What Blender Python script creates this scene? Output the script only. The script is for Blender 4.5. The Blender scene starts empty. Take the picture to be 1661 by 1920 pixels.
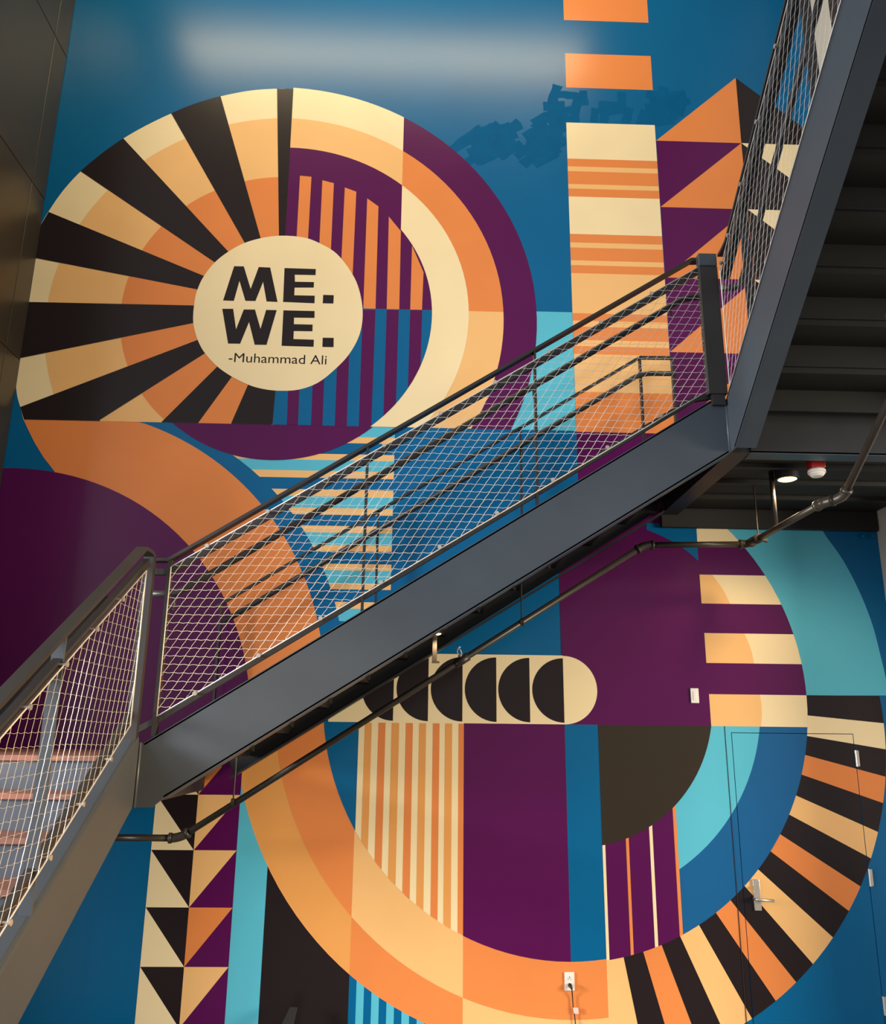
import bpy, bmesh, math, random
from mathutils import Vector, Matrix
from mathutils.geometry import tessellate_polygon
random.seed(7)
SC = bpy.context.scene
COL = SC.collection

# ------------------------------------------------------------------ camera
F, PITCH, YAW, ROLL = 1563.66, math.radians(14.9843), math.radians(-1.53136), math.radians(-0.62724)
CAM = Vector((0.0, -6.37373, 2.09566))
RM = Matrix.Rotation(YAW, 3, 'Z') @ Matrix.Rotation(PITCH, 3, 'X') @ Matrix.Rotation(ROLL, 3, 'Y')
cd = bpy.data.cameras.new('camera')
cd.sensor_fit = 'HORIZONTAL'; cd.sensor_width = 36.0; cd.lens = F * 36.0 / 1661.0
cd.clip_start = 0.05; cd.clip_end = 200
co = bpy.data.objects.new('camera', cd); COL.objects.link(co)
r, f, u = RM @ Vector((1, 0, 0)), RM @ Vector((0, 1, 0)), RM @ Vector((0, 0, 1))
co.matrix_world = Matrix(((r.x, u.x, -f.x, CAM.x), (r.y, u.y, -f.y, CAM.y), (r.z, u.z, -f.z, CAM.z), (0, 0, 0, 1)))
SC.camera = co

# ------------------------------------------------------------------ light
w = bpy.data.worlds.new('world'); SC.world = w; w.use_nodes = True
w.node_tree.nodes['Background'].inputs[0].default_value = (1.0, 0.965, 0.93, 1)
w.node_tree.nodes['Background'].inputs[1].default_value = 0.60
def area(name, loc, target, sx, sy, power, color, spread=180):
    l = bpy.data.lights.new(name, 'AREA'); l.shape = 'RECTANGLE'; l.size = sx; l.size_y = sy; l.energy = power; l.color = color
    o = bpy.data.objects.new(name, l); COL.objects.link(o); o.location = loc
    o.rotation_euler = (Vector(target) - Vector(loc)).to_track_quat('-Z', 'Y').to_euler(); l.spread = math.radians(spread); return o
# daylight from tall glazing at the front left of the hall
area('daylight_front', (-15.5, -13.0, 5.5), (0.0, 0, 3.4), 14, 11, 1800, (0.86, 0.93, 1.0))
# warm linear ceiling luminaire running along the mural
area('linear_ceiling_light', (-0.55, -2.2, 10.25), (-0.55, -1.5, 0), 4.9, 0.34, 225, (1.0, 0.82, 0.50))
# added fill lights, low at both sides, to brighten the lower mural
area('low_fill_light_left', (-9.0, -4.3, 2.9), (2.6, 0, 0.4), 3.0, 2.0, 310, (1.0, 0.95, 0.88), 66)
area('low_fill_light_right', (9.5, -5.5, 2.9), (0.0, 0, 0.6), 3.0, 2.0, 165, (1.0, 0.88, 0.68), 66)
# unseen narrow spot added at the right to warm the lower flight's side
sp = bpy.data.lights.new('warm_fill_spot', 'SPOT'); sp.energy = 3600; sp.color = (1.0, 0.52, 0.13); sp.spot_size = math.radians(34); sp.spot_blend = 0.7; sp.shadow_soft_size = 0.12
so = bpy.data.objects.new('warm_fill_spot', sp); COL.objects.link(so); so.location = (5.2, -4.3, 2.7)
so.rotation_euler = (Vector((-1.55, -2.7, 2.0)) - Vector((5.2, -4.3, 2.7))).to_track_quat('-Z', 'Y').to_euler()
SC.view_settings.view_transform = 'Standard'
SC.view_settings.look = 'None'
SC.view_settings.gamma = 1.0
SC.view_settings.use_curve_mapping = False
SC.view_settings.exposure = -0.15

# ------------------------------------------------------------------ helpers
def ray(x, y):
    return RM @ Vector(((x - 830.5) / F, 1.0, -(y - 960.0) / F))
def at(x, y, axis, val):            # the point of the axis-aligned plane seen at a place of the photograph
    d = ray(x, y); t = (val - CAM[axis]) / d[axis]; return CAM + d * t
def W(x, y):                        # a point of the painted wall (X, Z)
    p = at(x, y, 1, 0.0); return (p.x, p.z)
def s2l(c): return tuple(((v / 255.0) / 12.92 if v / 255.0 <= 0.04045 else (((v / 255.0) + 0.055) / 1.055) ** 2.4) for v in c)

def material(name, rgb, rough=0.5, metal=0.0, var=0.05, scale=3.0, bump=0.0, bscale=60.0, rvar=0.0, emit=0.0, spec=0.5, stretch=None):
    m = bpy.data.materials.new(name); m.use_nodes = True
    nt = m.node_tree; b = nt.nodes['Principled BSDF']; c = s2l(rgb)
    tc = nt.nodes.new('ShaderNodeTexCoord'); src = tc.outputs['Object']
    if stretch:
        mp = nt.nodes.new('ShaderNodeMapping'); mp.inputs['Scale'].default_value = stretch
        nt.links.new(src, mp.inputs[0]); src = mp.outputs[0]
    n = nt.nodes.new('ShaderNodeTexNoise'); n.inputs['Scale'].default_value = scale; n.inputs['Detail'].default_value = 6
    nt.links.new(src, n.inputs['Vector'])
    rp = nt.nodes.new('ShaderNodeValToRGB')
    rp.color_ramp.elements[0].position = 0.3; rp.color_ramp.elements[1].position = 0.7
    rp.color_ramp.elements[0].color = tuple(v * (1 - var) for v in c) + (1,)
    rp.color_ramp.elements[1].color = tuple(min(1, v * (1 + var)) for v in c) + (1,)
    nt.links.new(n.outputs['Fac'], rp.inputs[0]); nt.links.new(rp.outputs[0], b.inputs['Base Color'])
    b.inputs['Roughness'].default_value = rough; b.inputs['Metallic'].default_value = metal
    b.inputs['Specular IOR Level'].default_value = spec
    if rvar:
        mr = nt.nodes.new('ShaderNodeMapRange'); mr.inputs[3].default_value = rough - rvar; mr.inputs[4].default_value = rough + rvar
        nt.links.new(n.outputs['Fac'], mr.inputs[0]); nt.links.new(mr.outputs[0], b.inputs['Roughness'])
    if bump:
        n2 = nt.nodes.new('ShaderNodeTexNoise'); n2.inputs['Scale'].default_value = bscale; n2.inputs['Detail'].default_value = 3
        nt.links.new(tc.outputs['Object'], n2.inputs['Vector'])
        bp = nt.nodes.new('ShaderNodeBump'); bp.inputs['Strength'].default_value = bump; bp.inputs['Distance'].default_value = 0.002
        nt.links.new(n2.outputs['Fac'], bp.inputs['Height']); nt.links.new(bp.outputs[0], b.inputs['Normal'])
    if emit:
        b.inputs['Emission Color'].default_value = c + (1,); b.inputs['Emission Strength'].default_value = emit
    return m

PAINT = dict(blue=(0, 97, 150), deepblue=(24, 94, 150), cyan=(90, 188, 214), cream=(245, 224, 180), tan=(242, 190, 126),
             orange=(230, 138, 76), purple=(86, 14, 80), black=(36, 28, 31), umber=(52, 44, 35), amber=(232, 162, 90))
M = {k: material('paint_' + k, v, 0.25, 0, 0.035, 1.7, 0.05, 90, 0.015, spec=0.24) for k, v in PAINT.items()}
M['touchup'] = material('paint_touch_up', (4, 90, 140), 0.62, 0, 0.06, 9, 0.08, 60, 0.03, spec=0.05)
M['steel'] = material('painted_steel', (64, 73, 84), 0.42, 0.25, 0.06, 2.5, 0.03, 120, 0.05)
M['darksteel'] = material('dark_painted_steel', (44, 44, 47), 0.42, 0.2, 0.08, 4, 0.03, 120, 0.05)
M['cable'] = material('stainless_cable', (206, 204, 202), 0.5, 0.25, 0.05, 30)
M['stainless'] = material('stainless_fitting', (212, 208, 200), 0.28, 0.8, 0.05, 20)
M['panel'] = material('bronze_panel', (88, 80, 68), 0.36, 0.55, 0.07, 1.3, 0.02, 30, 0.06)
M['joint'] = material('panel_joint', (26, 23, 20), 0.7, 0, 0.05)
M['tread'] = material('wood_tread', (122, 80, 68), 0.5, 0, 0.14, 8, 0.06, 40, stretch=(1, 14, 6))
M['riser'] = material('painted_riser', (68, 75, 87), 0.45, 0.15, 0.06, 3)
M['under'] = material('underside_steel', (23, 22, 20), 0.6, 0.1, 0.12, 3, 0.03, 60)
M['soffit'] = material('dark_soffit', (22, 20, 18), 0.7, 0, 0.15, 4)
M['pipe'] = material('painted_pipe', (62, 56, 50), 0.38, 0.3, 0.1, 12)
M['white'] = material('white_plastic', (236, 232, 226), 0.4, 0, 0.02, 8)
M['whitewall'] = material('white_wall_paint', (214, 206, 192), 0.6, 0, 0.04, 2, 0.05, 80)
M['brownwall'] = material('brown_wall_paint', (62, 46, 40), 0.5, 0, 0.04, 2)
M['blackrubber'] = material('black_rubber', (24, 22, 22), 0.5, 0, 0.05)
M['red'] = material('red_housing', (150, 22, 20), 0.45, 0, 0.04)
M['floor'] = material('polished_concrete', (112, 106, 98), 0.4, 0, 0.12, 1.6, 0.04, 20, 0.06)
M['tag'] = material('paper_tag', (232, 205, 205), 0.6, 0, 0.08, 60)
M['lamp'] = material('lamp_lens', (255, 206, 130), 0.4, emit=5)
M['lampsmall'] = material('small_lamp_lens', (255, 206, 130), 0.4, emit=5)
M['ink'] = M['black']

def link(o, parent=None):
    COL.objects.link(o)
    if parent is not None: o.parent = parent
    return o
def obj(name, bm, mat, parent=None, smooth=False, bevel=0.0):
    me = bpy.data.meshes.new(name); bm.normal_update(); bm.to_mesh(me); bm.free()
    me.materials.append(mat)
    if smooth:
        for p in me.polygons: p.use_smooth = True
    o = link(bpy.data.objects.new(name, me), parent)
    if bevel:
        md = o.modifiers.new('bevel', 'BEVEL'); md.width = bevel; md.segments = 3; md.limit_method = 'ANGLE'; md.angle_limit = 0.6
        for p in me.polygons: p.use_smooth = True
        try:
            me.set_sharp_from_angle(angle=0.7)
        except Exception: pass
    return o
def tag(o, label=None, cat=None, group=None, kind=None):
    if label: o['label'] = label
    if cat: o['category'] = cat
    if group: o['group'] = group
    if kind: o['kind'] = kind
    return o
def empty(name, loc, label, cat, group=None):
    o = bpy.data.objects.new(name, None); o.location = loc; o.empty_display_size = 0.1; link(o)
    bpy.context.view_layer.update()
    return tag(o, label, cat, group)
def adopt(o, parent):                       # parent, keeping world coordinates
    o.parent = parent; o.matrix_parent_inverse = Matrix.Translation(parent.location).inverted(); return o

def box_bm(x0, x1, y0, y1, z0, z1, bm=None):
    bm = bm or bmesh.new()
    v = [bm.verts.new(p) for p in ((x0, y0, z0), (x1, y0, z0), (x1, y1, z0), (x0, y1, z0), (x0, y0, z1), (x1, y0, z1), (x1, y1, z1), (x0, y1, z1))]
    for q in ((3, 2, 1, 0), (4, 5, 6, 7), (0, 1, 5, 4), (1, 2, 6, 5), (2, 3, 7, 6), (3, 0, 4, 7)): bm.faces.new([v[i] for i in q])
    return bm
def prism(pts, axis, a, b, bm=None):        # 2-D outline extruded along an axis; outline in the two other axes, in order
    bm = bm or bmesh.new()
    def P(p, t):
        return {0: (t, p[0], p[1]), 1: (p[0], t, p[1]), 2: (p[0], p[1], t)}[axis]
    A = [bm.verts.new(P(p, a)) for p in pts]; B = [bm.verts.new(P(p, b)) for p in pts]
    n = len(pts)
    bm.faces.new(A); bm.faces.new(B[::-1])
    for i in range(n): bm.faces.new((A[i], B[i], B[(i + 1) % n], A[(i + 1) % n]))
    bmesh.ops.recalc_face_normals(bm, faces=bm.faces)
    return bm
def bar(p, q, wid, hgt, bm=None):           # rectangular bar, wid horizontal across, hgt upwards
    bm = bm or bmesh.new(); p, q = Vector(p), Vector(q); d = (q - p).normalized()
    s = d.cross(Vector((0, 0, 1)))
    s = Vector((1, 0, 0)) if s.length < 1e-4 else s.normalized()
    up = s.cross(d).normalized(); s = s * wid / 2; up = up * hgt / 2
    A = [bm.verts.new(p + a) for a in (-s - up, s - up, s + up, -s + up)]; B = [bm.verts.new(q + a) for a in (-s - up, s - up, s + up, -s + up)]
    bm.faces.new(A); bm.faces.new(B[::-1])
    for i in range(4): bm.faces.new((A[i], B[i], B[(i + 1) % 4], A[(i + 1) % 4]))
    bmesh.ops.recalc_face_normals(bm, faces=bm.faces); return bm
def polybar(pts, across, wid, hgt, bm=None):   # mitred flat bar through points lying in one vertical plane; across = horizontal unit
    bm = bm or bmesh.new(); pts = [Vector(p) for p in pts]; s = Vector(across) * wid / 2; rings = []
    for i, p in enumerate(pts):
        d0 = (pts[i] - pts[i - 1]).normalized() if i else (pts[1] - pts[0]).normalized()
        d1 = (pts[i + 1] - pts[i]).normalized() if i < len(pts) - 1 else d0
        m = (d0 + d1).normalized(); up = Vector(across).cross(m).normalized()
        if up.z < 0: up = -up
        up = up * (hgt / 2) / max(0.3, m.dot(d0))
        rings.append([bm.verts.new(p + a) for a in (-s - up, s - up, s + up, -s + up)])
    bm.faces.new(rings[0]); bm.faces.new(rings[-1][::-1])
    for A, B in zip(rings, rings[1:]):
        for i in range(4): bm.faces.new((A[i], B[i], B[(i + 1) % 4], A[(i + 1) % 4]))
    bmesh.ops.recalc_face_normals(bm, faces=bm.faces); return bm
def tube(pts, r, n=10, bm=None, cap=True):
    bm = bm or bmesh.new(); pts = [Vector(p) for p in pts]; rings = []; ref = None
    for i, p in enumerate(pts):
        d = (pts[min(i + 1, len(pts) - 1)] - pts[max(i - 1, 0)]).normalized()
        if ref is None:
            ref = d.cross(Vector((0.123, 0.3, 0.9))).normalized()
        a = (ref - d * ref.dot(d)).normalized(); ref = a; b = d.cross(a)
        rr = r[i] if isinstance(r, (list, tuple)) else r
        rings.append([bm.verts.new(p + (a * math.cos(2 * math.pi * k / n) + b * math.sin(2 * math.pi * k / n)) * rr) for k in range(n)])
    for A, B in zip(rings, rings[1:]):
        for k in range(n): bm.faces.new((A[k], A[(k + 1) % n], B[(k + 1) % n], B[k]))
    if cap:
        bm.faces.new(rings[0][::-1]); bm.faces.new(rings[-1])
    return bm
def bend(a, b, c, rad, n=6):                # rounded corner at b
    a, b, c = Vector(a), Vector(b), Vector(c); u1 = (a - b).normalized(); u2 = (c - b).normalized()
    p0, p2 = b + u1 * rad, b + u2 * rad
    return [(p0 * (1 - t) ** 2 + b * 2 * t * (1 - t) + p2 * t * t) for t in [k / n for k in range(n + 1)]]
def rounded(path, rad):
    out = [Vector(path[0])]
    for i in range(1, len(path) - 1): out += bend(path[i - 1], path[i], path[i + 1], rad)
    out.append(Vector(path[-1])); return out
def cyl(p, q, r, n=14, bm=None): return tube([p, q], r, n, bm)

# ------------------------------------------------------------------ 2-D outlines of the mural (wall metres)
def px(*pts): return [W(*p) for p in pts]
def arc(c, r, a0, a1, n=48):
    return [(c[0] + r * math.cos(math.radians(a0 + (a1 - a0) * k / n)), c[1] + r * math.sin(math.radians(a0 + (a1 - a0) * k / n))) for k in range(n + 1)]
def circle(c, r, n=128): return arc(c, r, 0, 360, n)[:-1]
def spline(pts, n=8, closed=False):
    P = [Vector((a, b)) for a, b in pts]; out = []; N = len(P)
    for i in range(N if closed else N - 1):
        if closed: p0, p1, p2, p3 = P[i - 1], P[i], P[(i + 1) % N], P[(i + 2) % N]
        else:
            p1, p2 = P[i], P[i + 1]
            p0 = P[i - 1] if i else p1 * 2 - p2
            p3 = P[i + 2] if i + 2 < N else p2 * 2 - p1
        for k in range(n):
            t = k / n
            q = ((p1 * 2) + (p2 - p0) * t + (p0 * 2 - p1 * 5 + p2 * 4 - p3) * t * t + (p1 * 3 - p0 - p2 * 3 + p3) * t ** 3) * 0.5
            out.append((q.x, q.y))
    if not closed: out.append((P[-1].x, P[-1].y))
    return out
def cut(poly, nx, nz, d):                   # keep nx*x + nz*z <= d
    out = []; n = len(poly)
    for i in range(n):
        a, b = poly[i], poly[(i + 1) % n]; da = nx * a[0] + nz * a[1] - d; db = nx * b[0] + nz * b[1] - d
        if da <= 0: out.append(a)
        if (da < 0 < db) or (db < 0 < da):
            t = da / (da - db); out.append((a[0] + (b[0] - a[0]) * t, a[1] + (b[1] - a[1]) * t))
    return out
def right(x): return (-1, 0, -x)
def left(x): return (1, 0, x)
def above(z): return (0, -1, -z)
def below(z): return (0, 1, z)
def side(p, q, keep):                       # half plane through p,q holding point keep
    nx, nz = q[1] - p[1], p[0] - q[0]; d = nx * p[0] + nz * p[1]
    return (nx, nz, d) if nx * keep[0] + nz * keep[1] <= d else (-nx, -nz, -d)
def hull_cuts(poly):
    cx = sum(p[0] for p in poly) / len(poly); cz = sum(p[1] for p in poly) / len(poly)
    return [side(poly[i], poly[(i + 1) % len(poly)], (cx, cz)) for i in range(len(poly)) if (Vector(poly[i]) - Vector(poly[(i + 1) % len(poly)])).length > 1e-6]
def rect(x0, x1, z0, z1): return [(x0, z0), (x1, z0), (x1, z1), (x0, z1)]

# ================================================================== THE SETTING
DX0, DX1, DZ = 2.343, 3.257, 2.134          # door leaf
GAP = 0.005
XL, XR, ZTOP = -3.305, 3.641, 10.4
bm = bmesh.new()
for b in ((XL - 0.2, DX0 - GAP, 0, 0.2, 0, ZTOP), (DX1 + GAP, XR + 0.2, 0, 0.2, 0, ZTOP), (DX0 - GAP, DX1 + GAP, 0, 0.2, DZ + GAP, ZTOP), (DX0 - GAP, DX1 + GAP, 0.06, 0.2, 0, DZ + GAP)):
    box_bm(*b, bm=bm)
wall_back = tag(obj('wall_back', bm, M['blue']), 'tall blue wall covered in a geometric painted mural', kind='structure')
door = tag(obj('door_1', box_bm(DX0, DX1, 0, 0.045, 0.012, DZ), M['blue']), 'flush door painted over by the mural', kind='structure')
floor = tag(obj('floor', box_bm(-9, 7, -14, 0.2, -0.2, 0), M['floor']), 'grey polished concrete floor', kind='structure')
tag(obj('ceiling', box_bm(XL - 0.2, XR + 0.2, -6, 0.2, ZTOP, ZTOP + 0.2), M['whitewall']), 'high ceiling above the mural', kind='structure')

# left wall: bronze metal panels with open joints
wl = tag(obj('wall_left', box_bm(XL - 0.2, XL - 0.014, -1.45, 0.0, 0, ZTOP), M['joint']), 'dark bronze metal panel wall', kind='structure')
ys = [0.0, -0.247, -1.45]; zs = [0.0, 0.54, 2.04, 3.53, 5.026, 6.535, 8.025, 9.52, ZTOP]
for i in range(len(ys) - 1):
    for j in range(len(zs) - 1):
        obj('panel', box_bm(XL - 0.016, XL, ys[i + 1] + 0.004, ys[i] - 0.004, zs[j] + 0.004, zs[j + 1] - 0.004), M['panel'], wl, bevel=0.0025)
wr = tag(obj('wall_right', box_bm(XR, XR + 0.2, -0.8, 0.0, 0, ZTOP), M['whitewall']), 'off-white side wall at the right end of the mural', kind='structure')
p = at(1553, 0, 0, XR)
obj('brown_stripe', box_bm(XR - 0.004, XR, -0.8, p.y, 6.3, ZTOP), M['brownwall'], wr)

# ================================================================== THE MURAL
EPS = 0.0007
def paint(name, color, pts, layer, cuts=(), label=None):
    for c in cuts:
        pts = cut(pts, *c)
        if len(pts) < 3: return
    for c in (right(XL), left(XR), above(0.0), below(ZTOP)):
        pts = cut(pts, *c)
        if len(pts) < 3: return
    q = []
    for p in pts:
        if not q or (abs(p[0] - q[-1][0]) + abs(p[1] - q[-1][1])) > 1e-5: q.append(p)
    if len(q) > 1 and abs(q[0][0] - q[-1][0]) + abs(q[0][1] - q[-1][1]) < 1e-5: q.pop()
    if len(q) < 3: return
    tris = [[q[i] for i in t] for t in tessellate_polygon([[Vector((a, b, 0)) for a, b in q]])]
    xs = [p[0] for p in q]; zz = [p[1] for p in q]
    touches = max(xs) > DX0 - GAP and min(xs) < DX1 + GAP and min(zz) < DZ + GAP
    if not touches: sets = [(wall_back, tris)]
    else:
        def clip_all(cs):
            out = []
            for t in tris:
                for c in cs:
                    t = cut(t, *c)
                    if len(t) < 3: break
                if len(t) >= 3: out.append(t)
            return out
        inner = clip_all([right(DX0), left(DX1), below(DZ)])
        outer = clip_all([left(DX0 - GAP)]) + clip_all([right(DX1 + GAP)]) + clip_all([right(DX0 - GAP), left(DX1 + GAP), above(DZ + GAP)])
        sets = [(wall_back, outer), (door, inner)]
    for par, ts in sets:
        if not ts: continue
        bm = bmesh.new(); cache = {}
        def V(p):
            k = (round(p[0], 5), round(p[1], 5))
            if k not in cache: cache[k] = bm.verts.new((k[0], -EPS * layer, k[1]))
            return cache[k]
        for t in ts:
            vs = []
            for p in t:
                v = V(p)
                if v not in vs: vs.append(v)
            if len(vs) < 3: continue
            ar = sum(vs[i].co.x * vs[(i + 1) % len(vs)].co.z - vs[(i + 1) % len(vs)].co.x * vs[i].co.z for i in range(len(vs)))
            if abs(ar) < 1e-9: continue
            if ar < 0: vs = vs[::-1]
            try: bm.faces.new(vs)
            except ValueError: pass
        if not bm.faces: bm.free(); continue
        o = obj(name, bm, M[color], par)
        o['label'] = label or ('%s painted %s' % (color, name.replace('mural_', '').replace('_', ' ')))

# ---- upper wheel
ZL, ZM, XS = 4.508, 5.566, -0.222
cR, rR = (-1.323, 5.505), 2.270
c2, r2 = (-1.277, 5.502), 1.942
c3, r3 = (-1.226, 5.538), 1.596
c4, r4 = (-1.246, 5.525), 1.305
wa_t, wa_b = W(550, 167), W(535, 442.5)                 # right edge of the upright black wedge
wedge_r = side(wa_t, wa_b, W(700, 300)); wedge_l = side(wa_t, wa_b, W(300, 300))
# right quarter
for zc, cols in ((above(ZM), ('purple', 'orange', 'cream', 'purple')), (below(ZM), ('purple', 'tan', 'cream', 'blue'))):
    for k, (c, r_) in enumerate(((cR, rR), (c2, r2), (c3, r3), (c4, r4))):
        cuts = [zc, above(ZL)]
        if k == 2 and zc[1] > 0: cuts.append(right(-0.9))
        elif not (k == 3 and zc[1] > 0): cuts.append(right(XS))
        else: cuts.append(right(W(511, 794)[0]))
        paint('mural_ring' if k < 3 else 'mural_half_disc', cols[k], circle(c, r_), 2 + k, cuts)
for k, (c, r_, col) in enumerate(((cR, rR, 'cream'), (c2, r2, 'tan'), (c3, r3, 'purple'))):
    paint('mural_ring', col, circle(c, r_), 2 + k, [wedge_r, left(XS), above(ZM)])
# orange upright stripes in the purple quarter
for a, b, c, d in (((1125, 660), (1168, 664), (1155, 900), (1112, 900)), ((1209, 677), (1252, 688), (1240, 960), (1197, 930)), ((1293, 704), (1336, 720), (1322, 1040), (1279, 1000)),
                   ((1377, 745), (1419, 775), (1408, 1163), (1362, 1163)), ((1458, 813), (1503, 868), (1497, 1163), (1450, 1163)), ((1545, 922), (1588, 1022), (1582, 1164), (1538, 1163))):
    paint('mural_stripe', 'orange', px(*[(x / 2, y / 2) for x, y in (a, b, c, d)]), 6, [above(ZM)] if b[1] > 730 else [])
# purple upright stripes in the blue half
for t0, t1, b0, b1 in ((1092, 1134, 1075, 1117), (1182, 1225, 1166, 1209), (1271, 1315, 1255, 1300), (1360, 1408, 1345, 1392), (1450, 1495, 1436, 1482), (1538, 1583, 1525, 1570)):
    paint('mural_stripe', 'purple', px((t0 / 2, 1163 / 2), (t1 / 2, 1163 / 2), (b1 / 2, 1602 / 2), (b0 / 2, 1602 / 2)), 6, [above(ZL), below(ZM)] + hull_cuts(circle(c4, r4, 64)))
# left half: cream rim, tan ring, orange ring, black rays
rim = spline(px((545, 167), (520, 166.5), (470, 170), (415, 180.5), (365, 195), (321, 213), (275, 235), (232, 259.5), (190, 289), (151.5, 321.5), (118, 358), (91, 397), (75, 425), (50, 475), (33, 560), (25, 650), (28, 700), (32, 740), (38, 763), (44, 787)), 5)
rim_poly = rim + [W(520, 800), W(545, 590)]
LC = [wedge_l, above(ZL)]
paint('mural_rim', 'cream', rim_poly, 2, LC)
paint('mural_ring', 'tan', circle((-1.207, 5.501), 1.945), 3, LC + [left(-1.2)])
paint('mural_ring', 'orange', circle((-1.234, 5.522), 1.307), 4, LC + [left(W(513, 760)[0] + 0.03)])
rim_hull = hull_cuts(rim + [W(300, 900), W(900, 900), W(900, 170)])
def wedge(a, b, c, d, extra=()):            # outer a,b; inner c,d : pushed outwards a little, then trimmed to the rim
    A, B, C, D = [Vector(p) for p in px(*[(x / 2, y / 2) for x, y in (a, b, c, d)])]
    A2 = A + (A - D).normalized() * 0.08; B2 = B + (B - C).normalized() * 0.08
    C2 = C + (C - B).normalized() * 0.05; D2 = D + (D - A).normalized() * 0.05
    paint('mural_ray', 'black', [tuple(v) for v in (A2, B2, C2, D2)], 5, list(extra) + rim_hull + [above(ZL)])
wedge((1039, 334), (1100, 335), (1070, 885), (1046, 885))
wedge((827, 361), (643, 427), (918, 912), (978, 895))
wedge((463, 520), (303, 643), (806, 985), (858, 946))
wedge((182, 795), (133, 968), (741, 1086), (764, 1035))
wedge((108, 1133), (78, 1343), (725, 1212), (725, 1146))
paint('mural_ray', 'black', px((30, 757), (38, 763.5), (371, 637.5), (390, 650), (384, 663), (187.5, 787.5), (187, 800), (44, 800)), 5, rim_hull + [above(ZL)])
paint('mural_ray', 'black', px((303.5, 791), (407.5, 687.5), (425, 690), (436, 705), (372.5, 792), (370, 800), (300, 800)), 5, [above(ZL)])
paint('mural_ray', 'black', px((434, 793), (465, 722), (480, 705), (518, 715), (511, 795), (500, 800), (434, 800)), 6, [above(ZL)])
disc = spline(px((530, 442.5), (570, 446), (600, 457), (632, 477), (661, 515), (675, 550), (680, 590), (674, 628), (655, 664), (628, 693), (596, 718), (560, 731), (522, 733), (490, 729), (464, 721), (434, 706), (407, 687), (384, 662), (371, 638), (363.5, 612), (362.5, 590), (366, 560), (371, 542), (382, 519), (403, 492.5), (429, 472), (459, 456), (495, 446)), 5, True)
paint('mural_disc', 'cream', disc, 7, label='cream painted disc carrying the lettering')
L = lambda *p: px(*[(400 + x / 6.388, 470 + y / 6.388) for x, y in p])
paint('lettering', 'black', L((250, 190), (366, 192), (448, 462), (545, 200), (682, 206), (770, 618), (638, 612), (597, 378), (505, 607), (385, 604), (314, 366), (247, 605), (118, 600)), 8)
paint('lettering', 'black', L((853, 212), (1228, 224), (1225, 297), (976, 292), (978, 376), (1206, 380), (1203, 446), (974, 446), (970, 538), (1215, 543), (1212, 634), (836, 618)), 8)
paint('lettering', 'black', L((1316, 533), (1443, 537), (1438, 637), (1310, 634)), 8)
paint('lettering', 'black', L((108, 700), (239, 700), (273, 945), (366, 708), (500, 709), (566, 940), (633, 713), (760, 716), (638, 1132), (496, 1130), (429, 858), (322, 1118), (178, 1116)), 8)
paint('lettering', 'black', L((840, 718), (1213, 727), (1212, 809), (967, 806), (965, 884), (1190, 889), (1187, 969), (964, 966), (960, 1062), (1205, 1070), (1200, 1155), (818, 1143)), 8)
paint('lettering', 'black', L((1310, 1046), (1442, 1048), (1440, 1159), (1306, 1157)), 8)
cu = bpy.data.curves.new('signature', 'FONT'); cu.body = '-Muhammad Ali'; cu.size = 1.0
to = bpy.data.objects.new('signature', cu); COL.objects.link(to)
bpy.context.view_layer.update()
me = bpy.data.meshes.new_from_object(to.evaluated_get(bpy.context.evaluated_depsgraph_get()))
COL.objects.unlink(to); bpy.data.objects.remove(to)
x0 = min(v.co.x for v in me.vertices); x1 = max(v.co.x for v in me.vertices); capz = max(v.co.y for v in me.vertices)
a, b = Vector(W(428.5, 679)), Vector(W(612, 684)); cap = W(440, 662)[1] - W(440, 679)[1]
for v in me.vertices:
    t = (v.co.x - x0) / (x1 - x0); y = v.co.y / capz * cap
    v.co = (a.x + (b.x - a.x) * t, -EPS * 8, a.y + (b.y - a.y) * t + y)
me.materials.clear(); me.materials.append(M['black'])
o = link(bpy.data.objects.new('lettering', me), wall_back); o['label'] = 'thin dark signature line under the block letters'

# ---- between the wheel and the stairs
paint('mural_panel', 'cyan', rect(0.1, 1.25, ZL, 5.579), 1)
rows = [('cyan', 280, 335), ('tan', 335, 367), ('tan', 425, 457), ('cyan', 457, 513), ('tan', 513, 550), ('tan', 610, 645), ('cyan', 645, 705), ('tan', 705, 740), ('tan', 797, 832),
        ('cyan', 832, 897), ('tan', 897, 928), ('tan', 993, 1027), ('cyan', 1027, 1093), ('tan', 1093, 1125), ('tan', 1190, 1225), ('cyan', 1225, 1290)]
for col, a, b in rows:
    paint('mural_stripe', col, rect(-1.75, -0.226, W(736, 700 + b / 2.768)[1], W(736, 700 + a / 2.768)[1]), 1, [below(ZL)])
paint('mural_arc', 'blue', circle((-2.781, 2.405), 2.231), 2, [below(ZL), above(2.6), right(-2.6)])
paint('mural_crescent', 'purple', circle((-1.213, 5.436), 1.231), 3, [below(ZL)])
band = px((44, 786.5), (260, 791.5)) + [p for p in arc((-2.979, 2.336), 2.281, 71, 6.4, 40)] + [(-0.708, 2.42), (-2.4, 2.42)] + px((102.5, 884), (82, 858), (65, 830), (53, 806))
paint('mural_band', 'orange', band, 3, [below(ZL)])
paint('mural_disc', 'purple', circle((-3.228, 2.103), 1.995), 4, [above(1.86)])

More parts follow.
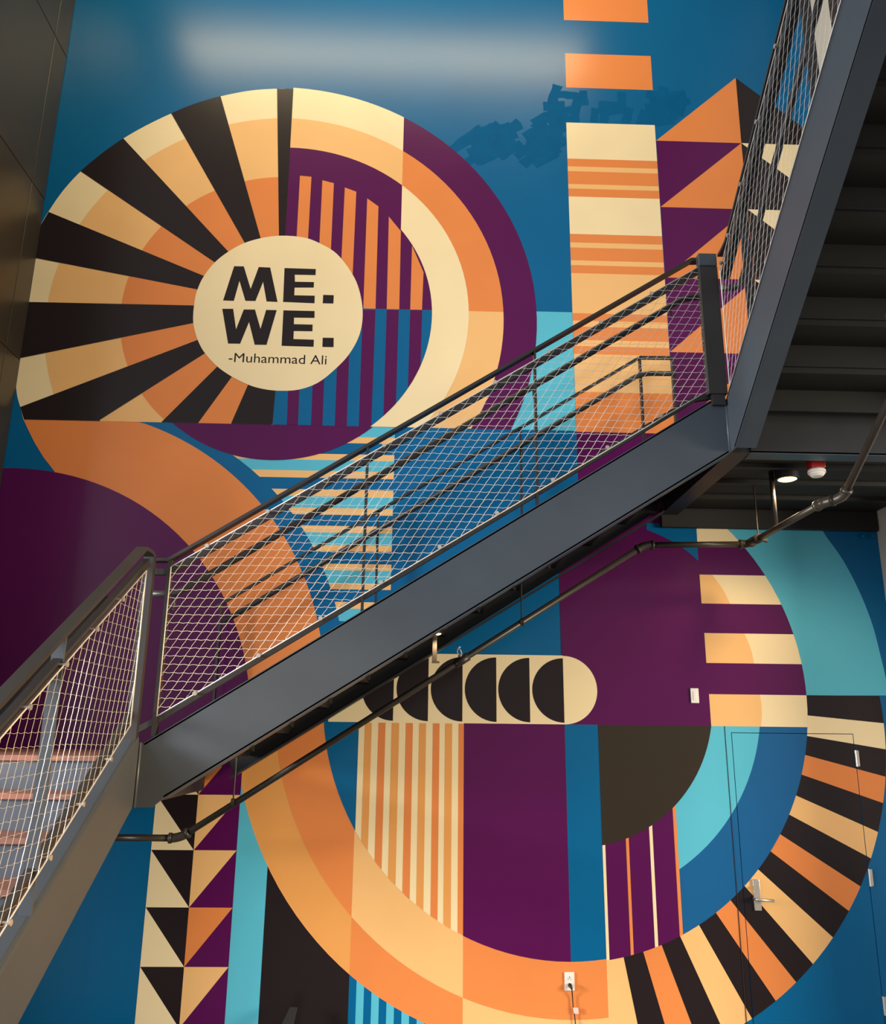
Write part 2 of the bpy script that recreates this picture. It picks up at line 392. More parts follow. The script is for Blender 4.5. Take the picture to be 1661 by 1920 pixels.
# ---- striped column, squares and triangles at the upper right
for z0, z1 in ((W(1055, 37.5)[1], W(1055, -40)[1]), (W(1060.5, 164)[1], W(1058.5, 100)[1])):
    paint('mural_block', 'orange', rect(1.262, 2.066, z0, z1), 1)
cx0, cx1 = 1.252, 2.062
seg = [(460, 'cream'), (595, 'orange'), (624, 'tan'), (642, 'orange'), (690, 'tan'), (707, 'orange'), (737, 'cream'), (877, 'orange'), (909, 'tan'), (928, 'orange'), (976, 'tan'), (994, 'orange'),
       (1024, 'tan'), (1174, 'orange'), (1202, 'tan'), (1224, 'orange'), (1274, 'tan'), (1297, 'orange'), (1327, 'tan'), (1469, 'orange'), (1619, 'purple'), (1990, None)]
for (y0, c), (y1, _) in zip(seg, seg[1:]):
    paint('mural_stripe', c, rect(cx0, cx1, W(1072, y1 / 2)[1], W(1072, y0 / 2)[1]), 1)
TX = (2.066, 2.845, 3.641); TZ = (7.322, 6.632, 5.933, 5.231, 4.53, 3.83)
paint('mural_triangle', 'orange', [(TX[0], TZ[0]), (TX[1], TZ[0]), (2.851, 8.036)], 1)
paint('mural_triangle', 'black', [(TX[1], TZ[0]), (TX[2], TZ[0]), (2.851, 8.036)], 1)
for t, b in zip(TZ, TZ[1:]):
    paint('mural_triangle', 'purple', [(TX[0], t), (TX[1], t), (TX[0], b)], 1)
    paint('mural_triangle', 'orange', [(TX[1], t), (TX[1], b), (TX[0], b)], 1)
    paint('mural_triangle', 'cream', [(TX[1], t), (TX[2], t), (TX[2], b)], 1)
    paint('mural_triangle', 'black', [(TX[1], t), (TX[1], b), (TX[2], b)], 1)

# ---- big U below the stairs
UO, UM, UI = ((0.944, 2.321), 2.286), ((1.089, 2.369), 2.144), ((1.084, 2.372), 1.787)
XA, XB, XC, XD, XE = -0.438, 0.342, 1.093, 1.342, -0.433
ZS = 2.183
for cuts, o_, m_ in (([left(XA), below(2.47)], 'amber', 'orange'), ([right(XA), left(XB), below(ZS)], 'orange', 'tan'), ([right(XB), left(XD), below(ZS)], 'tan', 'orange')):
    paint('mural_band', o_, circle(*UO), 1, cuts)
    paint('mural_band', m_, circle(*UM), 2, cuts)
paint('mural_panel', 'blue', circle(*UI), 3, [left(XE), below(2.47)])
paint('mural_panel', 'cream', circle(*UI), 3, [right(XE), left(XB), below(ZS)])
paint('mural_panel', 'purple', circle(*UI), 3, [right(XB), left(XC), below(ZS)])
paint('mural_panel', 'blue', circle(*UI), 3, [right(XC), left(XD), below(ZS)])
ui_h = hull_cuts(circle(*UI, 64))
for k, (a, b) in enumerate(((684.5, 697.3), (709.8, 723), (734.6, 748.6), (761, 774.3), (786, 799), (811.7, 824.2), (834.5, 847.8), (859.8, 869.5))):
    paint('mural_stripe', ('amber', 'orange')[k % 2], rect(W(a, 1353)[0], W(b, 1353)[0], 0.4, ZS - 0.003), 4, ui_h)
# cream bar with dark half discs
paint('mural_bar', 'cream', rect(-0.66, XC, ZS, 2.69), 4)
paint('mural_half_disc', 'cream', circle((XC, 2.435), 0.252), 5, [right(XC - 0.002)])
for fx in (738.2, 803, 867, 930.5, 993, 1056.5):
    X = W(fx, 1290)[0]
    paint('mural_half_disc', 'black', [(X + (p[0]) * 0.237, 2.432 + p[1] * 0.237) for p in arc((0, 0), 1, 90, 270, 32)], 5)
# purple field with bars, right of the bar
CR = ((1.081, 2.432), 1.856)
cyan_out = spline(px((1542, 985), (1545, 1000), (1580, 1050), (1610, 1107), (1635, 1170), (1652, 1235), (1660, 1270), (1665, 1304)), 6)
paint('mural_ring', 'cyan', cyan_out + px((1400, 1304), (1300, 985)), 1, [below(3.72)])
rin = [p for p in circle(*CR, 160)]
rin_h = hull_cuts(circle(*CR, 96))
XP = 1.081
paint('mural_panel', 'purple', rin, 3, [above(ZS), right(XP), below(3.72), right(XP)])
paint('mural_arc', 'blue', spline(px((1212, 993), (1240, 1005), (1265, 1018), (1290, 1035), (1309, 1052)), 5) + px((1305, 980), (1212, 980)), 4, [below(3.74)])
paint('mural_panel', 'cream', px((1304.5, 980), (1420, 980), (1420, 1026), (1307.5, 1024.5)), 4, [below(3.74)] + rin_h)
for lf, tp, bt, m0, m1 in ((963, 235, 343, 1010, 1077), (981, 454, 566, 1130, 1166), (999, 683, 802, 1188, 1192)):
    P = lambda x, y: W(830 + x / 2, 960 + y / 2)
    zt, zb = P(lf, tp)[1], P(lf, bt)[1]
    if bt == 802: zb = ZS
    xl = 0.5 * (P(lf, tp)[0] + P(lf + 6, bt)[0]); xm0, xm1 = P(m0, tp)[0], P(m1, bt)[0]
    paint('mural_bar', 'cream', rect(xl, 3.2, zb, zt), 4, rin_h)
    mid = [(xm0 + (xm1 - xm0) * t + 0.012 * math.sin(math.pi * t), zt + (zb - zt) * t) for t in [k / 8 for k in range(9)]]
    paint('mural_bar', 'tan', [(xl, zt)] + mid + [(xl, zb)], 5)
# rays around the right of the U
RO = hull_cuts(circle((1.204, 2.241), 2.301, 160))
ri = [(1366, 687), (1369, 763), (1367, 840), (1363, 912), (1347, 985), (1322, 1062), (1296, 1133), (1263, 1207), (1226, 1270), (1178, 1336), (1128, 1398), (1080, 1457), (1027, 1507), (963, 1553), (892, 1595), (822, 1628), (752, 1650), (678, 1670), (612, 1680)]
ro = [(1661, 690), (1661, 793), (1661, 890), (1661, 993), (1655, 1093), (1632, 1200), (1598, 1295), (1555, 1397), (1508, 1485), (1443, 1577), (1368, 1672), (1304, 1737), (1228, 1803), (1140, 1866), (1040, 1919), (932, 1919), (832, 1919), (730, 1919), (616, 1919)]
rc = ['black', 'cream', 'black', 'orange', 'black', 'tan', 'black', 'orange', 'black', 'cream', 'black', 'orange', 'black', 'tan', 'black', 'orange', 'black', 'tan']
Q4 = lambda p: Vector(W(830 + p[0] / 2, 960 + p[1] / 2))
for i, c in enumerate(rc):
    a, b, d, e = Q4(ri[i]), Q4(ri[i + 1]), Q4(ro[i + 1]), Q4(ro[i])
    a2 = a + (a - e).normalized() * 0.12; b2 = b + (b - d).normalized() * 0.12
    d2 = d + (d - b).normalized() * 0.6; e2 = e + (e - a).normalized() * 0.6
    paint('mural_ray', 'tan' if c == 'cream' and i == 9 else c, [tuple(v) for v in (a2, b2, d2, e2)], 2, RO + [right(XD)])
# inside the right of the U
paint('mural_ring', 'deepblue', rin, 3, [below(ZS), right(XD)])
XT = W(1262, 1515)[0]
paint('mural_ring', 'cyan', circle((1.121, 2.426), 1.458), 4, [below(ZS), right(XT)])
paint('mural_panel', 'purple', rin, 4, [below(ZS), right(XD), left(XT + 0.01)])
for a, b, c in ((1128.5, 1134.5, 'cream'), (1173, 1178.5, 'orange'), (1216.5, 1222.5, 'cream'), (1260.5, 1266.5, 'orange')):
    y = {1128.5: 1585, 1173: 1573, 1216.5: 1550, 1260.5: 1515}[a]
    paint('mural_stripe', c, rect(W(a, y)[0], W(b, y)[0], 0.4, ZS), 5, rin_h + [right(XD)])
paint('mural_quarter_disc', 'umber', circle((1.157, 2.381), 1.054), 6, [below(ZS), right(XD)])

# ---- lower left: triangle column, teal and black strips
GX = (-1.868, -1.569, -1.267, -1.042); GZ = (2.04, 1.664, 1.291, 0.918, 0.544, 0.171, -0.2)
for k, (t, b) in enumerate(zip(GZ, GZ[1:])):
    paint('mural_triangle', 'cream', [(GX[0], t), (GX[0], b), (GX[1], b)], 2)
    paint('mural_triangle', 'black', [(GX[0], t), (GX[1], t), (GX[1], b)], 2)
    paint('mural_triangle', ('orange', 'orange', 'tan', 'orange', 'tan', 'orange')[k] if k != 1 else 'tan', [(GX[1], t), (GX[2], t), (GX[1], b)], 2)
    paint('mural_triangle', 'purple', [(GX[2], t), (GX[2], b), (GX[1], b)], 2)
paint('mural_panel', 'black', rect(GX[3], XA, 0.0, 1.9), 0.5)
paint('mural_panel', 'cyan', rect(GX[2], GX[3], 0.0, 2.3), 0.8)
for k in range(8):
    X = XA + 0.051 + k * 0.104
    paint('mural_stripe', 'cyan', rect(X, X + 0.052, 0.0, 0.56), 0.5)

# ---- matte touch-up brush strokes on the blue field
bm = bmesh.new()
def stroke(cx, cy, ln, wd, ang, lay):
    c = Vector(W(cx, cy)); d = Vector((math.cos(ang), math.sin(ang))); n = Vector((-d.y, d.x))
    pts = []
    N = 5
    for k in range(N + 1): pts.append(c + d * (ln * (k / N - 0.5)) + n * (wd / 2 + random.uniform(-0.006, 0.006)))
    for k in range(N, -1, -1): pts.append(c + d * (ln * (k / N - 0.5)) - n * (wd / 2 + random.uniform(-0.006, 0.006)))
    bm.faces.new([bm.verts.new((p.x, -lay, p.y)) for p in pts])
k = 0
for i in range(92):
    x = random.uniform(850, 1060); y = random.uniform(205, 300)
    if y < 262 - (x - 850) * 0.25: continue
    if (Vector(W(x, y)) - Vector(cR)).length < rR + 0.1 or x > 1045: continue
    stroke(x, y, random.uniform(0.16, 0.30), random.uniform(0.07, 0.1), random.uniform(0.35, 0.8), 0.00012 + 0.000003 * k); k += 1
for i in range(58):
    x = random.uniform(1035, 1300); y = random.uniform(178, 232)
    if x > 1240 and y > 232 - (x - 1240) * 0.8: continue
    if 1100 < x < 1190 and random.random() < 0.75: continue
    stroke(x, y, random.uniform(0.14, 0.24), random.uniform(0.07, 0.1), random.uniform(1.2, 1.8) if random.random() < 0.5 else random.uniform(-0.2, 0.3), 0.00012 + 0.000003 * k); k += 1
bmesh.ops.recalc_face_normals(bm, faces=bm.faces)
for f_ in bm.faces:
    if f_.normal.y > 0: f_.normal_flip()
o = tag(obj('touch_up_strokes', bm, M['touchup'], wall_back), 'matte dark blue touch-up brush strokes', kind='stuff')

# ---- door furniture, frame line
tr = tag(obj('trim_1', box_bm(2.290, 2.294, -0.006, 0.002, 0.0, ZS), M['joint']), 'thin line of the painted door frame', kind='structure')
for z in (1.962, 1.142, 0.32):
    bmh = cyl((3.262, -0.012, z - 0.058), (3.262, -0.012, z + 0.058), 0.011, 12)
    box_bm(3.262, 3.285, -0.008, 0.0, z - 0.055, z + 0.055, bmh)
    obj('hinge', bmh, M['stainless'], door)['label'] = 'silver door hinge'
p0, p1 = at(1407, 1648.6, 1, -0.01), at(1424.6, 1707.5, 1, -0.01)
esc = obj('lock_plate', box_bm(p0.x + 0.012, p0.x + 0.062, -0.018, 0.0, p1.z, p0.z), M['stainless'], door, bevel=0.004)
esc['label'] = 'brushed steel lock plate'
pv = at(1416.5, 1686, 1, -0.05)
obj('lever', tube(rounded([(pv.x, -0.018, pv.z), (pv.x, -0.065, pv.z), (pv.x + 0.125, -0.065, pv.z - 0.008)], 0.02), 0.0105, 12), M['stainless'], esc, smooth=True)
pc = at(1416, 1664, 1, -0.03)
obj('key_cylinder', cyl((pc.x, -0.016, pc.z), (pc.x, -0.03, pc.z), 0.012), M['stainless'], esc)

# ================================================================== STAIRS
RISE = 0.178
L1, L2 = 1.97, 1.97 + 12 * 0.178           # landing levels
XO, XI, YO = -1.525, 1.895, -1.56          # outer stringer faces
SW = 0.13                                  # flange width
# ---- middle flight along the wall
t = empty('stair_flight', (-1.4, YO, 1.7), 'grey steel stair flight rising along the mural from left to right', 'stairs')
def P2(k, X, z): return z + k * X
top = lambda X: 3.004 + 0.630 * X
bot = lambda X: 2.610 + 0.628 * X
outline = [(XO, 2.037), (XO + 0.02, 2.037), (1.80, top(1.80)), (1.83, 4.145), (XI, 4.145), (XI, 3.80), (-1.37, bot(-1.37)), (-1.43, 1.70), (XO, 1.698)]
adopt(obj('stringer', prism(outline, 1, YO, YO + 0.012), M['steel'], bevel=0.003), t)
for a, b in (((XO + 0.02, 2.037), (1.80, top(1.80))), ((XI, 3.80), (-1.37, bot(-1.37)))):
    up = a[0] < b[0]
    s = 0.006 if not up else -0.006
    adopt(obj('flange', bar((a[0], YO + SW / 2, a[1] + s), (b[0], YO + SW / 2, b[1] + s), SW, 0.014), M['steel']), t)
adopt(obj('stringer', prism([(-1.40, 2.05), (1.86, top(1.80)), (1.86, 3.82), (-1.30, bot(-1.30))], 1, -0.10, -0.088), M['darksteel']), t)
adopt(obj('flange', bar((-1.32, -0.145, bot(-1.32) + 0.006), (1.88, -0.145, 3.79), 0.10, 0.014), M['darksteel']), t)
for k in range(12):
    X = -1.2 + k * 0.279; z = L1 + RISE * (k + 1)
    if k < 11: adopt(obj('tread', box_bm(X - 0.025, X + 0.279, YO + 0.012, -0.10, z - 0.02, z), M['tread'], bevel=0.004), t)
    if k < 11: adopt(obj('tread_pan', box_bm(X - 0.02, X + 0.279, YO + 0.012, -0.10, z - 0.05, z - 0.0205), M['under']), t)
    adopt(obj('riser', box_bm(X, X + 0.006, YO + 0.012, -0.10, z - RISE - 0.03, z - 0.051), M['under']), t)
for k in range(9):
    X = -0.95 + k * 0.213
    adopt(obj('cleat', prism([(X, bot(X) + 0.004), (X + 0.03, bot(X) + 0.02), (X + 0.03, bot(X) - 0.018)], 1, YO + 0.10, YO + 0.108), M['under']), t)

for X_, za, zb in ((XO + 0.002, 1.70, 2.04), (XI - 0.002, 3.80, 4.145)):
    adopt(obj('weld_seam', tube([(X_, YO - 0.001, za), (X_, YO - 0.001, zb)], 0.008, 10), M['riser'], smooth=True), t)
# ---- lower flight, coming down towards the photographer at the left
GO1 = 0.268; S1 = RISE / GO1
t = empty('stair_flight', (-2.3, -4.5, 0), 'lower stair flight with brown treads descending at the far left', 'stairs')
z1 = lambda Y, z0: z0 + 0.638 * (Y + 1.56)
YE = -4.35
for x0, x1, mname in ((XO - SW, XO, 'steel'), (-3.02, -3.0 + 0.05, 'steel')):
    o = adopt(obj('stringer', prism([(YO, 2.04), (YO - 0.02, z1(YO - 0.02, 2.10)), (YE, z1(YE, 2.10)), (YE, max(0.0, z1(YE, 1.70))), (-4.24, 0.0), (YO, 1.70)], 0, x0, x1), M[mname], bevel=0.022), t)
for k in range(11):
    Y = -1.64 - k * GO1; z = L1 - RISE * k
    if k: adopt(obj('tread', box_bm(-2.97, XO - 0.09, Y, Y + GO1 + 0.025, z - 0.032, z), M['tread'], bevel=0.005), t)
    adopt(obj('riser', box_bm(-2.97, XO - 0.09, Y + 0.02, Y + 0.03, z - RISE, z - 0.033), M['riser']), t)
# ---- upper flight, coming out over the right
GO3 = 0.25; K3 = 0.711
t = empty('stair_flight', (2.5, -1.6, L2), 'upper stair flight seen from below at the right edge', 'stairs')
z3 = lambda Y, z0: z0 - K3 * (Y + 1.56)
YE3 = -4.7
adopt(obj('stringer', prism([(YO, 4.145), (YE3, z3(YE3, 4.147)), (YE3, z3(YE3, 3.745)), (YO - 0.08, 3.80), (YO, 3.80)], 0, XI, XI + 0.012), M['steel'], bevel=0.003), t)
adopt(obj('flange', bar((XI + SW / 2, YO - 0.075, 3.807), (XI + SW / 2, YE3, z3(YE3, 3.752)), SW, 0.014), M['steel']), t)
adopt(obj('flange', bar((XI + SW / 2, YO - 0.0, 4.138), (XI + SW / 2, YE3, z3(YE3, 4.140)), SW, 0.014), M['steel']), t)
adopt(obj('stringer', prism([(YO, 4.145), (YE3, z3(YE3, 4.147)), (YE3, z3(YE3, 3.745)), (YO - 0.08, 3.80), (YO, 3.80)], 0, 3.36, 3.372), M['steel']), t)
for k in range(12):
    Y = -1.66 - k * GO3; z = L2 + RISE * (k + 1) - 0.02
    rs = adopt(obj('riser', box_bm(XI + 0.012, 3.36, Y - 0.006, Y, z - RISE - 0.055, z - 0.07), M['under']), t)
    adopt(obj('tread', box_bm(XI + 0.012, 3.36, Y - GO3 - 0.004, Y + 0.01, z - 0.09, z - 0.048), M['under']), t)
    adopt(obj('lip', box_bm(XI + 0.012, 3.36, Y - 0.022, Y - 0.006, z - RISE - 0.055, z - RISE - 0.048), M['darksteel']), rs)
# ---- landings
t = empty('stair_landing', (-2.3, -0.8, 1.7), 'intermediate stair landing at the left below the purple disc', 'landing')
adopt(obj('deck', box_bm(-3.28, XO - 0.10, -1.64, -0.01, L1 - 0.032, L1), M['tread'], bevel=0.004), t)
adopt(obj('soffit', box_bm(-3.28, XO - 0.14, -1.54, -0.02, L1 - 0.20, L1 - 0.05), M['under']), t)
adopt(obj('beam', box_bm(XO - 0.12, XO + 0.0, YO + 0.02, -0.03, 1.70, L1 - 0.05), M['darksteel']), t)
t = empty('stair_landing', (2.7, -0.8, 3.8), 'upper stair landing whose dark underside carries the round lamp', 'landing')
SOF = 3.86
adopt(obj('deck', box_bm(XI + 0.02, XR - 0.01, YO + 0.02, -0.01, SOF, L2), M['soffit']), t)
adopt(obj('beam', box_bm(XI + 0.131, XR - 0.01, YO, YO + 0.012, 3.80, 4.15), M['darksteel']), t)
adopt(obj('flange', box_bm(XI + 0.131, XR - 0.01, YO, YO + 0.12, 3.795, 3.81), M['steel']), t)
adopt(obj('beam', box_bm(XI + 0.0, XI + 0.131, YO + 0.012, -0.012, 3.80, L2 - 0.01), M['darksteel']), t)
adopt(obj('ledger', box_bm(XI + 0.0, XR - 0.01, -0.05, -0.008, 3.70, SOF), M['soffit'], bevel=0.006), t)
for y in (-0.42, -0.80, -1.16):
    adopt(obj('joist', box_bm(XI + 0.131, XR - 0.01, y - 0.02, y + 0.02, SOF - 0.03, SOF + 0.01), M['under']), t)
# upper floor the last flight runs to (above the photographer)
tag(obj('ceiling_upper_floor', box_bm(XI, 6.0, -8.0, YE3 + 0.02, 6.05, 6.3), M['under']), 'underside of the upper floor', kind='structure')

# ================================================================== RAILINGS
def net(parent, frame, poly, da, slope, db, rad=0.0015, rada=None):
    """cable net: wires along the level direction every da, and slanted wires every db; frame(u, v) -> 3-D; poly convex outline in (u, v)"""
    bm = bmesh.new()
    def clipline(p, d):
        t0, t1 = -1e9, 1e9; n = len(poly); cu_ = sum(q[0] for q in poly) / n; cv_ = sum(q[1] for q in poly) / n
        for i in range(n):
            nx, nz, dd = side(poly[i], poly[(i + 1) % n], (cu_, cv_))
            den = nx * d[0] + nz * d[1]; num = dd - nx * p[0] - nz * p[1]
            if abs(den) < 1e-9:
                if num < 0: return None
                continue
            t = num / den
            if den > 0: t1 = min(t1, t)
            else: t0 = max(t0, t)
        return (t0, t1) if t1 - t0 > 0.01 else None
    us = [q[0] for q in poly]; vs = [q[1] for q in poly]
    def wire(p, d, per, amp, ph, rad=rad):
        r_ = clipline(p, d)
        if not r_: return
        t0, t1 = r_; n = max(2, int((t1 - t0) / (per / 4)))
        nn = (-d[1], d[0]); pts = []
        for k in range(n + 1):
            s = t0 + (t1 - t0) * k / n; a = amp * math.sin(2 * math.pi * (s / per) + ph) + 0.004 * math.sin(s * 5 + p[0] * 3 + p[1] * 4)
            if k in (0, n): a = 0
            pts.append(frame(p[0] + d[0] * s + nn[0] * a, p[1] + d[1] * s + nn[1] * a))
        tube(pts, rad, 4, bm, cap=False)
    v = min(vs); i = 0
    while v < max(vs):
        wire((0.0, v), (1.0, 0.0), db, 0.0022, 0, rada or rad); v += da; i += 1
    L_ = math.hypot(1, slope); d = (1 / L_, slope / L_); u0 = min(us) - (max(vs) - min(vs)) / abs(slope) - abs(max(us) - min(us)); i = 0
    while u0 < max(us) + (max(vs) - min(vs)) / abs(slope):
        wire((u0, min(vs)), d, da * L_ / abs(slope), 0.0012, 0); u0 += db; i += 1
    o = adopt(obj('cable_mesh', bm, M['cable']), parent); o['kind'] = 'stuff'; o['label'] = 'stainless cable net'
    return o
def standoffs(parent, pts, out):
    for p in pts:
        p = Vector(p); d = Vector(out)
        b = tube([p - d * 0.03, p + d * 0.006, p + d * 0.006, p + d * 0.014], [0.0065, 0.0065, 0.0125, 0.0125], 10)
        adopt(obj('standoff', b, M['stainless'], smooth=False), parent)

# ---- middle railing (outer side of the middle flight)
t = empty('guard_railing', (-1.45, YO + 0.03, 2.0), 'cable-mesh guard railing along the middle stair flight', 'railing')
YR, YC, YH = -1.528, -1.575, -1.45
tr_ = lambda X: 4.012 + 0.645 * X
ct = lambda X: 3.939 + 0.634 * X
cb = lambda X: 3.093 + 0.632 * X
hz = lambda X: 3.808 + 0.642 * X
adopt(obj('top_rail', polybar([(-1.585, YR, 3.068), (-1.475, YR, 3.068), (1.745, YR, tr_(1.745)), (1.86, YR, 5.145)], (0, 1, 0), 0.06, 0.018), M['darksteel']), t)
frl = adopt(obj('frame_rail', polybar([(-1.585, YR, 3.0), (-1.46, YR, 3.0), (1.83, YR, ct(1.83) - 0.012)], (0, 1, 0), 0.03, 0.036), M['darksteel']), t)
adopt(obj('bottom_rail', polybar([(-1.56, YR, cb(-1.47) - 0.06), (-1.455, YR, cb(-1.455) - 0.012), (1.70, YR, cb(1.70) - 0.012), (1.86, YR, cb(1.70) + 0.02)], (0, 1, 0), 0.03, 0.034), M['darksteel']), t)
hrl = adopt(obj('handrail', tube(rounded([(-1.62, YH, hz(-1.44)), (-1.44, YH, hz(-1.44)), (1.72, YH, hz(1.72)), (1.86, YH, hz(1.72) + 0.01)], 0.06), 0.0205, 14), M['darksteel'], smooth=True), t)
for X, wd in ((-1.462, 0.024), (-0.335, 0.014), (0.70, 0.014)):
    adopt(obj('post', box_bm(X - wd / 2, X + wd / 2, YR - 0.025, YR + 0.025, top(X) - 0.01, tr_(X)), M['darksteel']), t)
for X in (-1.44, -0.335, 0.70, 1.62):
    adopt(obj('bracket', tube(rounded([(X, YR + 0.02, hz(X) - 0.10), (X, YH, hz(X) - 0.09), (X, YH, hz(X) - 0.015)], 0.03), 0.006, 8), M['darksteel'], smooth=True), hrl)
u0, u1 = -1.445, 1.835
poly = [(u0, cb(u0)), (u1, cb(1.68) + 0.06), (u1, ct(u1)), (u0, ct(u0))]
poly = [(u0, cb(u0)), (u1, cb(u1) - 0.02), (u1, ct(u1)), (u0, ct(u0))]
cm = net(t, lambda a, b: Vector((a, YC, b)), poly, 0.0475, 1.62, 0.0556)
for a, b in zip(poly, poly[1:] + poly[:1]):
    adopt(obj('border_cable', tube([(a[0], YC, a[1]), (b[0], YC, b[1])], 0.0034, 8), M['cable'], smooth=True), cm)
standoffs(frl, [(-1.247 + 0.338 * k, YC, ct(-1.247 + 0.338 * k)) for k in range(9)] + [(-1.245 + 0.339 * k, YC, cb(-1.245 + 0.339 * k)) for k in range(9)], (0, -1, 0))

# ---- lower railing
t = empty('guard_railing', (XO - 0.03, -3.0, 0.6), 'cable-mesh guard railing descending along the lower flight at the left', 'railing')
XRL, XCL, XHL = -1.56, -1.520, -1.64
l1 = lambda Y, z0: z0 + 0.636 * (Y + 1.56)
TR1, CT1, CB1, HR1 = 3.215, 3.095, 2.262, 3.06
Y0, Y1 = -1.72, -4.25
adopt(obj('top_rail', polybar([(XRL, -1.60, 3.075), (XRL, -1.66, 3.09), (XRL, Y0 - 0.04, l1(Y0 - 0.04, TR1)), (XRL, Y1, l1(Y1, TR1))], (1, 0, 0), 0.06, 0.02), M['darksteel']), t)
frl = adopt(obj('frame_rail', polybar([(XRL, Y0 + 0.06, l1(Y0 + 0.06, CT1)), (XRL, Y1, l1(Y1, CT1 - 0.008))], (1, 0, 0), 0.035, 0.04), M['darksteel']), t)
adopt(obj('bottom_rail', polybar([(XRL, Y0 + 0.06, l1(Y0 + 0.06, CB1 - 0.01)), (XRL, Y1, l1(Y1, CB1 - 0.01))], (1, 0, 0), 0.035, 0.036), M['darksteel']), t)
hrl = adopt(obj('handrail', tube([(XHL, Y0 - 0.30, l1(Y0 - 0.30, HR1)), (XHL, Y1, l1(Y1, HR1))], 0.0205, 12), M['darksteel'], smooth=True), t)
adopt(obj('post', box_bm(XRL - 0.03, XRL + 0.03, -1.63, -1.59, 1.95, 3.07), M['darksteel']), t)
for Y in (-2.68, -3.7):
    adopt(obj('post', box_bm(XRL - 0.027, XRL + 0.027, Y - 0.007, Y + 0.007, l1(Y, 1.98), l1(Y, TR1)), M['steel']), t)
poly = [(-1.77, l1(-1.77, CB1)), (-1.77, l1(-1.77, CT1)), (Y1, l1(Y1, CT1)), (Y1, l1(Y1, CB1))]
cm = net(t, lambda a, b: Vector((XCL, a, b)), poly, 0.053, 4.0, 0.060, 0.0012, 0.0006)
for a, b in zip(poly, poly[1:] + poly[:1]):
    adopt(obj('border_cable', tube([(XCL, a[0], a[1]), (XCL, b[0], b[1])], 0.0034, 8), M['cable'], smooth=True), cm)
standoffs(frl, [(XCL, -2.106 - 0.295 * k, l1(-2.106 - 0.295 * k, CT1)) for k in range(7)] + [(XCL, -2.03 - 0.295 * k, l1(-2.03 - 0.295 * k, CB1)) for k in range(7)], (1, 0, 0))

# ---- upper railing
t = empty('guard_railing', (XI + 0.03, -1.6, 4.1), 'cable-mesh guard railing of the upper flight rising at the upper right', 'railing')
XR3, XC3, XH3 = 1.93, 1.886, 2.02
l3 = lambda Y, z0: z0 - K3 * (Y + 1.56)
CT3, TR3, CB3, HR3 = 4.925, 5.03, 4.12, 4.83
Y0, Y1 = -1.74, -4.6
adopt(obj('top_rail', polybar([(XR3, -1.60, 5.14), (XR3, -1.68, 5.145), (XR3, Y0, l3(Y0, TR3)), (XR3, Y1, l3(Y1, TR3))], (1, 0, 0), 0.06, 0.018), M['darksteel']), t)
frl = adopt(obj('frame_rail', polybar([(XR3, -1.62, l3(-1.62, CT3)), (XR3, Y1, l3(Y1, CT3))], (1, 0, 0), 0.05, 0.05), M['darksteel']), t)
hrl = adopt(obj('handrail', tube(rounded([(1.90, -1.60, 4.90), (XH3, -1.62, 4.90), (XH3, -1.80, l3(-1.80, HR3)), (XH3, Y1, l3(Y1, HR3))], 0.05), 0.0205, 12), M['darksteel'], smooth=True), t)
adopt(obj('post', box_bm(1.775, 1.895, -1.60, -1.55, 4.17, 5.06), M['darksteel'], bevel=0.003), t)
adopt(obj('post_cap', box_bm(1.775, 1.895, -1.603, -1.547, 5.065, 5.155), M['steel'], bevel=0.006), t)
adopt(obj('post_foot', box_bm(1.80, 1.88, -1.59, -1.56, 4.10, 4.17), M['darksteel']), t)
for Y in (-1.98, -2.95, -3.95):
    adopt(obj('post', box_bm(XR3 - 0.027, XR3 + 0.027, Y - 0.007, Y + 0.007, l3(Y, 4.10), l3(Y, TR3)), M['darksteel']), t)
poly = [(-1.66, l3(-1.66, CB3)), (-1.66, l3(-1.66, CT3)), (Y1, l3(Y1, CT3)), (Y1, l3(Y1, CB3))]
cm = net(t, lambda a, b: Vector((XC3, a, b)), poly, 0.053, -2.1, 0.060, 0.0009, 0.0004)
for a, b in zip(poly, poly[1:] + poly[:1]):
    adopt(obj('border_cable', tube([(XC3, a[0], a[1]), (XC3, b[0], b[1])], 0.0034, 8), M['cable'], smooth=True), cm)
standoffs(frl, [(XC3, y, l3(y, CT3)) for y in (-1.70, -1.846, -2.10, -2.386, -2.70, -3.02, -3.34)], (-1, 0, 0))

# ---- wall-side railing of the middle flight
t = empty('wall_side_railing', (-1.2, -0.15, 2.2), 'plain steel handrail railing against the wall behind the cable mesh', 'railing')
YW, YWH = -0.15, -0.21
it = lambda X: z_it0 + 0.641 * X
pa, pb = at(411, 1130, 1, YW), at(1000, 792, 1, YW); z_it0 = 0.5 * (pa.z + pb.z) - 0.641 * 0.5 * (pa.x + pb.x)
hw = lambda X: 3.803 + 0.641 * X
pe, pf = at(1199, 676, 1, YW), at(1260, 678, 1, YW)
adopt(obj('top_rail', polybar([(pa.x - 0.02, YW, it(pa.x - 0.02)), (pe.x, YW, it(pe.x)), (pf.x, YW, it(pe.x) + 0.003)], (0, 1, 0), 0.04, 0.018), M['darksteel']), t)
hrl = adopt(obj('handrail', tube(rounded([(-1.44, YWH, hw(-1.44)), (pe.x - 0.01, YWH, hw(pe.x) + 0.0), (pf.x, YWH, hw(pe.x) + 0.005)], 0.08), 0.0205, 12), M['darksteel'], smooth=True), t)
for x, y in ((407, 1240), (707, 1040), (977, 890)):
    X = at(x, y, 1, YW).x
    adopt(obj('post', box_bm(X - 0.008, X + 0.008, YW - 0.02, YW + 0.02, top(X) - 0.2, it(X)), M['darksteel']), t)
